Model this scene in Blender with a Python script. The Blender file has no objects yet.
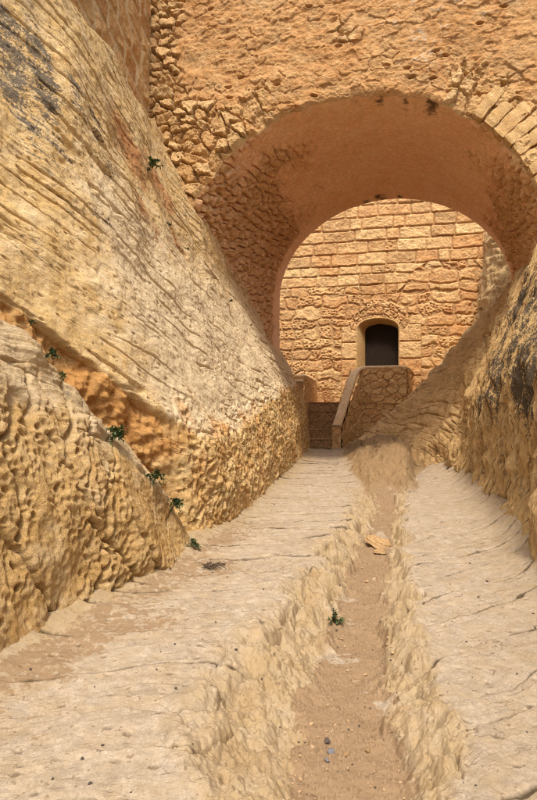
import bpy, math, random
import numpy as np
random.seed(7)
RS = np.random.RandomState(11)
scene = bpy.context.scene
COL = scene.collection

# ------------------------------------------------------------------ noise
_A = RS.rand(256, 256) * 2 * np.pi
_GX = np.cos(_A).astype(np.float32); _GY = np.sin(_A).astype(np.float32)
_R1 = RS.rand(256, 256).astype(np.float32); _R2 = RS.rand(256, 256).astype(np.float32); _R3 = RS.rand(256, 256).astype(np.float32)

def pn(x, y, seed=0):
    x = np.asarray(x, np.float32) + np.float32(seed * 37.31); y = np.asarray(y, np.float32) + np.float32(seed * 71.77)
    xf = np.floor(x); yf = np.floor(y)
    xi = xf.astype(np.int32); yi = yf.astype(np.int32)
    fx = x - xf; fy = y - yf
    u = fx * fx * fx * (fx * (fx * 6 - 15) + 10); v = fy * fy * fy * (fy * (fy * 6 - 15) + 10)
    x0 = xi & 255; x1 = (xi + 1) & 255; y0 = yi & 255; y1 = (yi + 1) & 255
    a = _GX[x0, y0] * fx + _GY[x0, y0] * fy
    b = _GX[x1, y0] * (fx - 1) + _GY[x1, y0] * fy
    c = _GX[x0, y1] * fx + _GY[x0, y1] * (fy - 1)
    d = _GX[x1, y1] * (fx - 1) + _GY[x1, y1] * (fy - 1)
    return 1.4 * ((a * (1 - u) + b * u) * (1 - v) + (c * (1 - u) + d * u) * v)

def fbm(x, y, oct=4, gain=.5, seed=0):
    r = 0; amp = 1.0; f = 1.0
    for i in range(oct):
        r = r + amp * pn(x * f, y * f, seed + i * 1.37); amp *= gain; f *= 2.03
    return r

def ridge(x, y, oct=3, gain=.5, seed=0):
    r = 0; amp = 1.0; f = 1.0
    for i in range(oct):
        r = r + amp * (1 - np.abs(pn(x * f, y * f, seed + i * 1.37)) * 2); amp *= gain; f *= 2.03
    return r

def worley(x, y, seed=0, jit=.85):
    """F1, F2, random number of the nearest cell"""
    x = np.asarray(x, np.float32) + np.float32(seed * 13.7); y = np.asarray(y, np.float32) + np.float32(seed * 29.3)
    xf = np.floor(x).astype(np.int32); yf = np.floor(y).astype(np.int32)
    f1 = np.full(x.shape, 9., np.float32); f2 = f1.copy(); idr = np.zeros(x.shape, np.float32)
    for i in (-1, 0, 1):
        for j in (-1, 0, 1):
            cx = (xf + i) & 255; cy = (yf + j) & 255
            px = xf + i + .5 + (_R1[cx, cy] - .5) * jit; py = yf + j + .5 + (_R2[cx, cy] - .5) * jit
            d = np.sqrt((px - x) ** 2 + (py - y) ** 2)
            near = d < f1
            f2 = np.where(near, f1, np.minimum(f2, d))
            idr = np.where(near, _R3[cx, cy], idr)
            f1 = np.where(near, d, f1)
    return f1, f2, idr

def stones(x, y, seed=0, jit=.85, edge=.12, tilt=.5):
    """flat-faced stones: height with a sharp edge and a tilt of its own, edge distance, random per stone"""
    x = np.asarray(x, np.float32) + np.float32(seed * 13.7); y = np.asarray(y, np.float32) + np.float32(seed * 29.3)
    xf = np.floor(x).astype(np.int32); yf = np.floor(y).astype(np.int32)
    f1 = np.full(x.shape, 9., np.float32); f2 = f1.copy(); r = np.zeros(x.shape, np.float32); dx = r.copy(); dy = r.copy(); r2 = r.copy(); r3 = r.copy()
    for i in (-1, 0, 1):
        for j in (-1, 0, 1):
            cx = (xf + i) & 255; cy = (yf + j) & 255
            px = xf + i + .5 + (_R1[cx, cy] - .5) * jit - x; py = yf + j + .5 + (_R2[cx, cy] - .5) * jit - y
            d = np.sqrt(px ** 2 + py ** 2) - .22 * _R3[cy, cx]          # stones of different sizes
            near = d < f1; f2 = np.where(near, f1, np.minimum(f2, d))
            r = np.where(near, _R3[cx, cy], r); r2 = np.where(near, _R1[cy, cx], r2); r3 = np.where(near, _R2[cy, cx], r3)
            dx = np.where(near, px, dx); dy = np.where(near, py, dy); f1 = np.where(near, d, f1)
    e = f2 - f1
    h = ss(.025, edge, e) * (.45 + .45 * r + tilt * ((r2 - .5) * dx + (r3 - .5) * dy) * 2)
    return h, e, r

def ss(a, b, x):
    t = np.clip((x - a) / (b - a), 0, 1)
    return t * t * (3 - 2 * t)

def lerp(a, b, t): return a + (b - a) * t

# ------------------------------------------------------------------ frames
F = 560.0; CH = 1.6
TH = math.atan(131.5 / 560)
EA = np.array([math.sin(TH), math.cos(TH)]); EB = np.array([math.cos(TH), -math.sin(TH)])
def W(a, b, z):
    """passage frame (along, right, up) -> world"""
    a = np.asarray(a, float); b = np.asarray(b, float); z = np.asarray(z, float)
    a, b, z = np.broadcast_arrays(a, b, z)
    return np.stack([a * EA[0] + b * EB[0], a * EA[1] + b * EB[1], z], -1)
def at(px, py, Y):
    return np.array([(px - 268.5) / F * Y, Y, CH - (py - 400) / F * Y])

# ------------------------------------------------------------------ meshes
class MB:
    def __init__(s): s.v = []; s.f = []; s.n = 0; s.at = {}
    def grid(s, P, keep=None, flip=False, **attrs):
        nu, nv = P.shape[:2]
        idx = np.arange(nu * nv).reshape(nu, nv) + s.n
        q = np.stack([idx[:-1, :-1], idx[1:, :-1], idx[1:, 1:], idx[:-1, 1:]], -1)
        if flip: q = q[..., ::-1]
        q = q.reshape(-1, 4)
        if keep is not None:
            k = (keep[:-1, :-1] & keep[1:, :-1] & keep[1:, 1:] & keep[:-1, 1:]).reshape(-1)
            q = q[k]
        s.f.append(q); s.v.append(P.reshape(-1, 3))
        for k, a in attrs.items():
            s.at.setdefault(k, []).append((s.n, np.broadcast_to(a, (nu, nv)).reshape(-1)))
        s.n += nu * nv
        return s
    def build(s, name, mat, parent=None, smooth=True, loc=None):
        V = np.concatenate(s.v).astype(np.float32); Q = np.concatenate(s.f).astype(np.int32)
        used = np.zeros(len(V), bool); used[Q.ravel()] = True
        remap = np.cumsum(used) - 1
        if parent is not None: V = V - np.array(parent.location, np.float32)
        elif loc is not None: V = V - np.array(loc, np.float32)
        me = bpy.data.meshes.new(name)
        Vu = V[used]; Qu = remap[Q]
        me.vertices.add(len(Vu)); me.vertices.foreach_set('co', Vu.ravel())
        me.loops.add(Qu.size); me.loops.foreach_set('vertex_index', Qu.ravel().astype(np.int32))
        me.polygons.add(len(Qu)); me.polygons.foreach_set('loop_start', np.arange(0, Qu.size, 4, dtype=np.int32))
        me.polygons.foreach_set('use_smooth', np.full(len(Qu), smooth))
        for k, lst in s.at.items():
            a = np.zeros(s.n, np.float32)
            for st, arr in lst: a[st:st + len(arr)] = arr
            t = me.attributes.new(k, 'FLOAT', 'POINT'); t.data.foreach_set('value', a[used])
        me.update(calc_edges=True); me.validate()
        me.materials.append(mat)
        o = bpy.data.objects.new(name, me); COL.objects.link(o)
        if parent is not None: o.parent = parent
        elif loc is not None: o.location = loc
        return o

def normals(P):
    du = np.gradient(P, axis=0); dv = np.gradient(P, axis=1)
    n = np.cross(du, dv); l = np.linalg.norm(n, axis=-1, keepdims=True); l[l < 1e-9] = 1
    return n / l

def smooth_axis(P, k, axis, it=2):
    for _ in range(it):
        w = np.pad(P, [(k, k) if i == axis else (0, 0) for i in range(P.ndim)], mode='edge')
        c = np.cumsum(np.insert(w, 0, 0, axis=axis), axis=axis)
        n = 2 * k + 1
        hi = np.take(c, range(n, c.shape[axis]), axis=axis); lo = np.take(c, range(0, c.shape[axis] - n), axis=axis)
        P = (hi - lo) / n
    return P

def tag(o, label, cat=None, group=None, kind=None):
    o['label'] = label
    if cat: o['category'] = cat
    if group: o['group'] = group
    if kind: o['kind'] = kind
    return o
def thing(name, loc, label, cat, group=None):
    o = bpy.data.objects.new(name, None); COL.objects.link(o); o.location = tuple(float(c) for c in loc)
    o.empty_display_size = .3
    return tag(o, label, cat, group)

# ------------------------------------------------------------------ materials
def rock(name, c1, c2, c3, masks=(), scale=.8, bump=.5, bscale=28, rough=.92, tint=None, stretch=(1, 1, 1), speck=None, fine=.30, strat=None, sb=(.1, .3)):
    """natural stone: three colours of stone mixed by noise at three sizes, optional stains and painted tones held in attributes"""
    m = bpy.data.materials.new(name); m.use_nodes = True
    N = m.node_tree.nodes; L = m.node_tree.links
    b = N['Principled BSDF']; b.inputs['Roughness'].default_value = rough; b.inputs['Specular IOR Level'].default_value = .15
    tc = N.new('ShaderNodeTexCoord'); mp = N.new('ShaderNodeMapping'); mp.inputs['Scale'].default_value = stretch
    L.new(tc.outputs['Object'], mp.inputs['Vector'])
    def noise(s, det=5, rg=.6, dist=0):
        n = N.new('ShaderNodeTexNoise'); n.inputs['Scale'].default_value = s; n.inputs['Detail'].default_value = det
        n.inputs['Roughness'].default_value = rg; n.inputs['Distortion'].default_value = dist
        L.new(mp.outputs['Vector'], n.inputs['Vector']); return n.outputs['Fac']
    def mrange(x, a, c, lo=0, hi=1):
        n = N.new('ShaderNodeMapRange'); n.inputs['From Min'].default_value = a; n.inputs['From Max'].default_value = c
        n.inputs['To Min'].default_value = lo; n.inputs['To Max'].default_value = hi
        L.new(x, n.inputs['Value']); return n.outputs['Result']
    def mix(fac, a, c, mode='MIX'):
        n = N.new('ShaderNodeMix'); n.data_type = 'RGBA'; n.blend_type = mode
        for s, v in ((n.inputs[0], fac), (n.inputs[6], a), (n.inputs[7], c)):
            if isinstance(v, (tuple, list)): s.default_value = (*v, 1)
            elif isinstance(v, float): s.default_value = v
            else: L.new(v, s)
        return n.outputs[2]
    def math_(op, a, c):
        n = N.new('ShaderNodeMath'); n.operation = op
        for s, v in ((n.inputs[0], a), (n.inputs[1], c)):
            if isinstance(v, (int, float)): s.default_value = v
            else: L.new(v, s)
        return n.outputs[0]
    def attr(k):
        n = N.new('ShaderNodeAttribute'); n.attribute_name = k; return n.outputs['Fac']
    c = mix(mrange(noise(scale, 6, .6, .4), .36, .64), c1, c2)
    c = mix(mrange(noise(scale * 6, 5, .65, .3), .45, .72, 0, .75), c, c3)
    if tint:
        t = attr('tint')
        c = mix(mrange(t, .35, 1, 0, .75), c, tint); c = mix(mrange(t, 0, .3, .45, 0), c, tuple(x * .55 for x in tint))
    f = noise(85, 6, .8)
    g = mrange(f, .3, .7, 1 - fine, 1 + fine)
    cg = N.new('ShaderNodeCombineXYZ')
    for i in range(3): L.new(g, cg.inputs[i])
    c = mix(1.0, c, cg.outputs[0], 'MULTIPLY')
    f2 = noise(13, 6, .7)
    g2 = mrange(f2, .3, .7, .8, 1.2)
    cg2 = N.new('ShaderNodeCombineXYZ')
    for i in range(3): L.new(g2, cg2.inputs[i])
    c = mix(1.0, c, cg2.outputs[0], 'MULTIPLY')
    sn = crk = None
    if strat:                                     # bedding: noise stretched along the beds, and thin open cracks between them
        fu, fq, amt_c, ccol, cw = strat
        au, aq = attr('su'), attr('sq')
        def snoise(a, b_, det, dist=0):
            cx = N.new('ShaderNodeCombineXYZ'); L.new(math_('MULTIPLY', au, a), cx.inputs[0]); L.new(math_('MULTIPLY', aq, b_), cx.inputs[1])
            n = N.new('ShaderNodeTexNoise'); n.inputs['Scale'].default_value = 1; n.inputs['Detail'].default_value = det; n.inputs['Roughness'].default_value = .62
            n.inputs['Distortion'].default_value = dist; L.new(cx.outputs[0], n.inputs['Vector']); return n.outputs['Fac']
        sn = snoise(fu * 1.6, fq * 2.2, 6, .25)
        gs = mrange(sn, .3, .7, 1 - sb[0], 1 + sb[0]); cgs = N.new('ShaderNodeCombineXYZ')
        for i in range(3): L.new(gs, cgs.inputs[i])
        c = mix(1.0, c, cgs.outputs[0], 'MULTIPLY')
        cn = snoise(fu * .8, fq, 3, .15); cn2 = snoise(fu * 2.1, fq * 2.6, 3, .1)
        def line(x, wd): return mrange(math_('ABSOLUTE', math_('SUBTRACT', x, .5), 0), 0, wd, 1, 0)
        pt = mrange(noise(1.7, 3, .6), .42, .58); pt2 = mrange(noise(2.9, 3, .6), .46, .6)
        crk = math_('MAXIMUM', math_('MULTIPLY', line(cn, cw), pt), math_('MULTIPLY', line(cn2, cw * 1.3), pt2))
        c = mix(math_('MULTIPLY', crk, amt_c), c, ccol)
    for mk in masks:
        (k, colr, ns, amt, hard) = mk[:5]; na = mk[5] if len(mk) > 5 else 2.2
        nf = sn if (ns == 0) else noise(ns, 6, .7, .3)
        if ns == 0: nf = math_('ADD', math_('ADD', math_('MULTIPLY', sn, .45), math_('MULTIPLY', noise(9, 6, .75), .2)), math_('MULTIPLY', noise(34, 4, .75), .4))
        s = math_('ADD', attr(k), math_('MULTIPLY', math_('SUBTRACT', nf, .5), na))
        c = mix(mrange(s, .5 - hard, .5 + hard, 0, amt), c, colr)
    if speck:
        sp = mrange(noise(speck[1], 3, .55), .635, .68, 0, speck[2]); c = mix(sp, c, speck[0])
    L.new(c, b.inputs['Base Color'])
    h = math_('ADD', math_('MULTIPLY', noise(bscale, 8, .68), 1.0), math_('MULTIPLY', noise(bscale * 4.3, 5, .75), .55))
    if sn is not None:
        h = math_('SUBTRACT', math_('ADD', h, math_('MULTIPLY', sn, sb[1])), math_('MULTIPLY', crk, .9))
    bp = N.new('ShaderNodeBump'); bp.inputs['Strength'].default_value = bump; bp.inputs['Distance'].default_value = .04
    L.new(h, bp.inputs['Height']); L.new(bp.outputs['Normal'], b.inputs['Normal'])
    return m

def plain(name, col, rough=.8, var=.25, ns=12, bump=.25):
    m = bpy.data.materials.new(name); m.use_nodes = True
    N = m.node_tree.nodes; L = m.node_tree.links; b = N['Principled BSDF']
    b.inputs['Roughness'].default_value = rough; b.inputs['Specular IOR Level'].default_value = .2
    tc = N.new('ShaderNodeTexCoord'); n = N.new('ShaderNodeTexNoise'); n.inputs['Scale'].default_value = ns; n.inputs['Detail'].default_value = 6
    L.new(tc.outputs['Object'], n.inputs['Vector'])
    r = N.new('ShaderNodeValToRGB')
    r.color_ramp.elements[0].position = .3; r.color_ramp.elements[1].position = .7
    r.color_ramp.elements[0].color = (*[x * (1 - var) for x in col], 1); r.color_ramp.elements[1].color = (*[x * (1 + var) for x in col], 1)
    L.new(n.outputs['Fac'], r.inputs['Fac']); L.new(r.outputs['Color'], b.inputs['Base Color'])
    bp = N.new('ShaderNodeBump'); bp.inputs['Strength'].default_value = bump; bp.inputs['Distance'].default_value = .02
    L.new(n.outputs['Fac'], bp.inputs['Height']); L.new(bp.outputs['Normal'], b.inputs['Normal'])
    return m

M = {}
M['cliff'] = rock('limestone_cliff', (.61, .42, .195), (.51, .32, .12), (.69, .52, .29),
                  masks=(('pale', (.70, .56, .37), 3, .85, .35), ('orange', (.50, .25, .08), 2.5, .9, .3), ('red', (.44, .20, .08), 4, .85, .2), ('lichen', (.085, .077, .072), 0, .85, .07, 3.0)),
                  scale=.9, bump=.6, speck=((.16, .10, .05), 24, .65), fine=.22, strat=(.42, 3.4, .85, (.14, .09, .05), .008), sb=(.06, .12))
M['cliff_brown'] = rock('brown_limestone_cliff', (.52, .335, .145), (.59, .405, .195), (.41, .245, .095),
                  masks=(('pale', (.66, .48, .26), 3, .8, .35), ('orange', (.70, .47, .23), 2.5, .85, .3), ('lichen', (.06, .052, .046), 0, .9, .09, 4.6)),
                  scale=.9, bump=.75, strat=(5.0, .5, .8, (.12, .07, .035), .018), sb=(.14, .4))
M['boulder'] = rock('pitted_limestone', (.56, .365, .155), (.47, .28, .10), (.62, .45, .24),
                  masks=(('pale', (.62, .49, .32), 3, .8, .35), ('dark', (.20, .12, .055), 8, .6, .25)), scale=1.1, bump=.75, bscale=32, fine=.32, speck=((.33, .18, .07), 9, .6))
M['ground'] = rock('worn_limestone_path', (.405, .33, .25), (.36, .285, .205), (.46, .385, .305),
                  masks=(('ochre', (.385, .275, .145), 6, .85, .5), ('brown', (.26, .165, .08), 5, .85, .35), ('sand', (.285, .19, .11), 16, .95, .10, 2.6), ('soil', (.085, .055, .03), 14, .9, .3, .9)),
                  scale=1.3, bump=.4, bscale=34, speck=((.15, .095, .055), 26, .6), fine=.3, strat=(1.1, 6.5, .7, (.13, .085, .05), .007), sb=(.05, .08))
M['facade'] = rock('weathered_render', (.55, .30, .125), (.46, .23, .085), (.62, .39, .19),
                  masks=(('stone', (.58, .38, .17), 6, .7, .3), ('mortar', (.44, .25, .11), 6, .7, .3), ('grey', (.56, .48, .38), 14, .6, .15, 3.0), ('soot', (.09, .05, .03), 6, .9, .2)), scale=.7, bump=.8, bscale=20, tint=(.66, .46, .24), fine=.3)
M['vault'] = rock('vault_plaster', (.82, .52, .33), (.75, .43, .25), (.84, .58, .39),
                  masks=(('stone', (.52, .31, .135), 5, .85, .3), ('soot', (.07, .04, .025), 6, .92, .2)), scale=.6, bump=.35, bscale=16, fine=.1)
M['wall'] = rock('ashlar_limestone', (.64, .355, .155), (.54, .275, .11), (.71, .465, .24),
                  masks=(('mortar', (.38, .235, .115), 8, .55, .3), ('orange', (.60, .27, .08), 2.5, .75, .35)), scale=.9, bump=.8, bscale=16, tint=(.72, .50, .25))
M['stair'] = rock('stair_stone', (.62, .37, .16), (.54, .29, .11), (.68, .46, .24), masks=(('mortar', (.40, .26, .14), 8, .7, .3),), scale=1.1, bump=.6, bscale=20, tint=(.62, .42, .2))
M['riser'] = rock('brown_stair_stone', (.34, .20, .095), (.40, .24, .115), (.26, .15, .07), scale=1.4, bump=.6, bscale=20)
M['coping'] = rock('coping_plaster', (.60, .42, .25), (.52, .34, .18), (.66, .49, .32), scale=1.2, bump=.35, bscale=24)
M['surround'] = rock('dressed_stone', (.58, .38, .17), (.52, .31, .12), (.64, .45, .23), scale=1.2, bump=.6, bscale=26)
M['voussoir'] = rock('cut_arch_stone', (.57, .37, .17), (.50, .30, .125), (.63, .45, .24), scale=1.6, bump=.6, bscale=26)
M['door'] = plain('dark_door_wood', (.020, .012, .007), .7, .4, 20)
M['leaf'] = plain('plant_leaf', (.068, .095, .034), .6, .5, 20)
M['twig'] = plain('dry_twig', (.09, .06, .04), .85, .5, 30)
M['peb_tan'] = plain('tan_pebble', (.45, .30, .17), .85, .35, 18)
M['peb_dark'] = plain('dark_pebble', (.09, .07, .06), .8, .4, 18)
M['peb_blue'] = plain('bluegrey_pebble', (.17, .165, .175), .7, .25, 18)
M['peb_orange'] = plain('orange_stone', (.37, .235, .115), .85, .35, 9, .5)

# ------------------------------------------------------------------ lofted cliffs
def loft(stations, Y, counts, ksm_v=8, ksm_u=10):
    """stations: [(Y, [(X,z)...])]; returns grid (len(Y), nv, 3), arc length from the foot, and the section parameter"""
    ys = np.array([s[0] for s in stations], float); pts = np.array([s[1] for s in stations], float)
    K = pts.shape[1]
    Yd = np.linspace(Y.min(), Y.max(), 500)
    C = np.stack([np.stack([np.interp(Yd, ys, pts[:, k, j]) for j in (0, 1)], -1) for k in range(K)], 1)
    C = smooth_axis(C, ksm_u, 0, 2)
    t = np.concatenate([np.linspace(k, k + 1, counts[k], endpoint=(k == K - 2)) for k in range(K - 1)])
    k0 = np.minimum(t.astype(int), K - 2); fr = (t - k0)[None, :, None]
    S = C[:, k0] * (1 - fr) + C[:, k0 + 1] * fr
    S = smooth_axis(S, ksm_v, 1, 2)
    out = np.empty((len(Y), S.shape[1], 3))
    for j in range(S.shape[1]):
        out[:, j, 0] = np.interp(Y, Yd, S[:, j, 0]); out[:, j, 2] = np.interp(Y, Yd, S[:, j, 1])
    out[..., 1] = Y[:, None]
    d = np.linalg.norm(np.diff(out, axis=1), axis=-1)
    w = np.concatenate([np.zeros((len(Y), 1)), np.cumsum(d, 1)], 1)
    return out, w, np.broadcast_to(t, w.shape)

def surf_at(P, px, py):
    """grid index of the surface point that the pixel (px, py) of the photograph shows"""
    Yc = np.maximum(P[..., 1], .3)
    x = 268.5 + F * P[..., 0] / Yc; y = 400 - F * (P[..., 2] - CH) / Yc
    d = (x - px) ** 2 + (y - py) ** 2 + np.where(P[..., 1] < 1, 1e6, 0)
    cand = d < max(16, d.min() + 4)
    return np.unravel_index(np.argmin(np.where(cand, P[..., 1], 1e9)), d.shape)

def rows(y0, ymid, y1, n0, n1):
    return np.concatenate([np.linspace(y0, ymid, n0, endpoint=False), np.exp(np.linspace(math.log(ymid), math.log(y1), n1))])

def blob(U, Wc, uc, wc, ru, rw, rot=0):
    c, s = math.cos(rot), math.sin(rot)
    du = U - uc; dw = Wc - wc
    a = (du * c + dw * s) / ru; b = (-du * s + dw * c) / rw
    return np.exp(-(a * a + b * b))

# --- left cliff
LEFT = [  # Y, foot, lower face, edge of the cut face, slope, slope, upper edge, ledge/top
 (-3,  [(-4.4, -.2), (-4.6, 1.5), (-5.0, 3.2), (-5.7, 5.0), (-6.4, 7.4), (-6.9, 9.5), (-7.4, 11.)]),
 (1,   [(-3.5, -.2), (-3.7, 1.5), (-4.1, 3.1), (-4.8, 5.0), (-5.5, 7.2), (-6.0, 9.2), (-6.5, 10.6)]),
 (3,   [(-2.9, -.2), (-3.0, 1.5), (-3.3, 2.9), (-3.9, 4.6), (-4.4, 6.6), (-4.8, 8.6), (-5.3, 10.)]),
 (5,   [(-2.1, -.2), (-2.3, 1.3), (-2.42, 2.58), (-2.9, 4.1), (-3.2, 5.8), (-3.5, 7.6), (-4.0, 8.8)]),
 (5.95, [(-1.2, -.2), (-1.50, .9), (-1.42, 1.62), (-2.0, 3.4), (-2.4, 5.2), (-2.8, 7.0), (-3.4, 8.0)]),
 (6.15, [(-1.0, -.2), (-1.05, .6), (-1.13, 1.31), (-1.8, 3.2), (-2.25, 5.1), (-2.6, 6.8), (-3.3, 7.6)]),
 (6.9, [(-.63, -.2), (-.62, .5), (-.70, 1.10), (-1.5, 3.1), (-2.05, 5.0), (-2.36, 6.5), (-3.2, 7.0)]),
 (8.4, [(-.28, -.2), (-.28, .5), (-.38, 1.15), (-1.2, 3.0), (-1.85, 5.0), (-2.31, 6.8), (-3.1, 7.1)]),
 (10.3,[(.05, -.2), (.04, .6), (-.07, 1.46), (-.85, 3.15), (-1.55, 5.0), (-2.24, 7.05), (-3.0, 7.4)]),
 (12.5,[(.45, -.2), (.44, .8), (.34, 1.72), (-.35, 3.2), (-1.15, 5.0), (-1.95, 6.9), (-2.8, 7.4)]),
 (16.5,[(1.12, -.2), (1.02, 1.), (.75, 1.98), (.25, 3.1), (-.5, 4.7), (-1.2, 6.), (-2.0, 6.5)]),
 (18.6,[(1.42, -.2), (1.3, 1.), (1.0, 2.1), (.5, 3.1), (-.2, 4.5), (-.9, 5.5), (-1.8, 6.)])]
Y = rows(-3, 4.2, 18.2, 40, 820)
P, Wl, T = loft(LEFT, Y, [80, 150, 190, 190, 130, 40], 4, 6)
nt = 50; tt = np.linspace(0, 1, nt)[1:]
tail = np.repeat(P[-1:], nt - 1, 0)
tail[..., 1] += (.25 * np.sin(np.minimum(tt * 3, 1) * np.pi / 2))[:, None]
tail[..., 0] -= (.25 * (1 - np.cos(np.minimum(tt * 3, 1) * np.pi / 2)) + 3.5 * np.maximum(tt - .33, 0))[:, None]
P = np.concatenate([P, tail]); Wl = np.concatenate([Wl, np.repeat(Wl[-1:], nt - 1, 0)]); T = np.concatenate([T, np.repeat(T[-1:], nt - 1, 0)])
arc = np.concatenate([[0], np.cumsum(np.linalg.norm(np.diff(P[:, 200], axis=0), axis=-1))]); U = np.broadcast_to(arc[:, None], Wl.shape) + Y[0]
Yg = P[..., 1]
# the slope above the cut edge, the pitted face below, the broken orange face by the boulder
edge = T - 2 + .05 * fbm(U * 1.1, Wl * 1.1, 3, seed=4)
slope = ss(-.03, .08, edge)
pit = (1 - ss(-.0, .30, edge + .10 * fbm(U * 2, Wl * 2, 3, seed=9))) * ss(6.2, 6.6, Yg)
brk = (1 - ss(-.02, .05, edge)) * (1 - ss(6.1, 6.5, Yg))
q = Wl + .36 * U + .10 * fbm(U * .35, Wl * .45, 3, seed=21)
patch = ss(-.1, .35, fbm(U * .6, Wl * .8, 3, seed=31))
D = .10 * fbm(U * .45, Wl * .5, 3, seed=1) * (.4 + .6 * slope) + .018 * fbm(U * 1.9, Wl * 2.1, 4, seed=2)
lay = fbm(U * .4, q * 2.4, 4, .5, seed=5)
g1 = pn(U * .35 + .15 * pn(U * 2, Wl * 2, 44), q * 3.6, 12); g2 = pn(U * .9, q * 11, 13)
cut1 = np.exp(-(g1 / .055) ** 2) * ss(-.3, .2, fbm(U * .6, Wl * .8, 3, seed=31)); cut2 = np.exp(-(g2 / .09) ** 2) * ss(.1, .4, pn(U * .8, Wl * 1.3, 17))
hol1, _, hid = worley(U * 6, q * 13, 3)
holes = (1 - ss(.06, .22, hol1)) * (hid > .8)
sl_ = fbm(U * .45, q * .9, 4, .55, seed=83) * 4; brkn = np.floor(sl_) + ss(.86, 1, sl_ - np.floor(sl_))
D += slope * (.006 * lay + .009 * brkn - .06 * cut1 - .03 * holes + .012 * fbm(U * 5, Wl * 6, 5, .6, seed=8))
wu = U * 1. + .06 * fbm(U * 5, Wl * 5, 2, seed=51); ww = Wl + .06 * fbm(U * 5, Wl * 5, 2, seed=52)
p1, p2, pid = worley(wu * 11.5, ww * 8.2, 6)
p3, _, pid3 = worley(wu * 6, ww * 4.4, 16)
D += pit * (-.075 * (1 - ss(.05, .5, p1)) * (.3 + .9 * pid) - .05 * (1 - ss(0, .5, p3)) * pid3 + .04 * fbm(U * 2.2, Wl * 1.5, 3, seed=33) + .012 * fbm(U * 14, Wl * 14, 3, seed=34) + .02)
D += brk * (.10 * fbm(U * 2.2, Wl * 1.8, 4, .6, seed=61) + .02 * fbm(U * 12, Wl * 9, 3, seed=62) - .09)
# a long crack that runs from the edge down the face
i, j = surf_at(P, 133, 428); i2, j2 = surf_at(P, 165, 470)
for (a, b_) in (((136, 422), (140, 445)), ((140, 445), (163, 476))):
    i, j = surf_at(P, *a); i2, j2 = surf_at(P, *b_)
    A0 = np.array([U[i, j], Wl[i, j]]); A1 = np.array([U[i2, j2], Wl[i2, j2]])
    ab = A1 - A0; tpar = np.clip(((U - A0[0]) * ab[0] + (Wl - A0[1]) * ab[1]) / (ab @ ab), 0, 1)
    wob = .03 * pn(U * 6, Wl * 6, 71)
    dist = np.hypot(U - A0[0] - tpar * ab[0] + wob, Wl - A0[1] - tpar * ab[1] + wob)
    D -= .06 * np.exp(-(dist / .022) ** 2)
fade = ss(0, .05, Wl)
P2 = P + normals(P) * -1 * (D * 1.0)[..., None] if normals(P)[400, 200, 0] < 0 else P + normals(P) * D[..., None]
# stains that grow on the stone
lich = 0
for (px, py, ru, rw, am) in ((10, 40, .5, 1.0, .8), (45, 70, .35, .9, .75), (75, 95, .28, .5, .55), (100, 130, .25, .55, .58), (60, 150, .5, .35, .45), (100, 210, .5, .3, .5), (30, 120, .5, .4, .5), (110, 165, .3, .4, .5), (296, 392, .5, .25, .45), (5, 5, .5, .5, .6)):
    i, j = surf_at(P, px, py); lich = np.maximum(lich, am * blob(U, q, U[i, j], q[i, j], ru, rw, -.1))
lich = np.where(lich > .02, np.minimum(lich, .62) - .12 + .25 * cut2, -1.)
red = 0
for (px, py, ru, rw, am) in ((135, 150, .8, .45, .8), (160, 180, .8, .4, .85), (150, 215, .7, .3, .6), (185, 240, .6, .25, .5)):
    i, j = surf_at(P, px, py); red = np.maximum(red, am * blob(U, Wl, U[i, j], Wl[i, j], ru, rw, -.5))
orange = .75 * brk + .55 * pit + .3 * ss(.1, .6, fbm(U * .5, q * 1.2, 3, seed=81)) * slope - .2 * (1 - brk)
pale = .75 * slope * (1 - ss(3.2, 5.5, Wl)) * ss(5.6, 6.6, Yg) + .2 * slope
MB().grid(P2, su=U, sq=q, lichen=lich, red=red - .02, orange=orange, pale=pale).build('cliff', M['cliff'])
tag(bpy.data.objects['cliff'], 'pale golden limestone cliff sloping up on the left with a pitted cut foot', kind='structure')
LP, LU, LW = P2, U, Wl

# --- boulder in front of the left cliff
def bl(Yv, fx, cx, cz):
    return (Yv, [(fx + .06, -.15), (lerp(fx, cx, .10), cz * .30), (lerp(fx, cx, .42), cz * .68), (lerp(fx, cx, .80), cz * .93), (cx, cz), (cx - .18, cz - .12), (cx - .45, cz - .8)])
BOUL = [bl(-2, -3.6, -4.6, 3.2), bl(.5, -2.75, -3.8, 3.1), bl(2, -2.2, -3.3, 2.95), bl(3.45, -1.66, -2.62, 2.62), bl(4.4, -1.33, -2.12, 2.33),
        bl(4.8, -1.2, -1.9, 1.98), bl(5.3, -1.03, -1.58, 1.34), bl(5.8, -.87, -1.15, .76), bl(6.05, -.8, -.93, .34), bl(6.25, -.78, -.85, .02)]
Y = rows(-2, 2.4, 6.25, 30, 560)
P, Wl, T = loft(BOUL, Y, [90, 130, 130, 70, 30, 30], 10, 8)
arc = np.concatenate([[0], np.cumsum(np.linalg.norm(np.diff(P[:, 100], axis=0), axis=-1))]); U = np.broadcast_to(arc[:, None], Wl.shape)
Hn = P[..., 2]
D = .12 * fbm(U * .8, Wl * .8, 3, seed=101) + .025 * fbm(U * 2.6, Wl * 2.2, 4, seed=102)
top = ss(-.2, .5, T - 1.85 + .5 * fbm(U * 1.2, Wl * 1.2, 3, seed=103))
wu = U + .03 * fbm(U * 4, Wl * 4, 2, seed=104); ww = Wl + .03 * fbm(U * 4, Wl * 4, 2, seed=105)
p1, _, pid = worley(wu * 12.5, ww * 10.5, 106); p3, _, _ = worley(wu * 15, ww * 13, 107)
pm = .15 + .85 * ss(-.3, .25, fbm(U * 1.3, Wl * 1.0, 3, seed=108))
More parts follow.
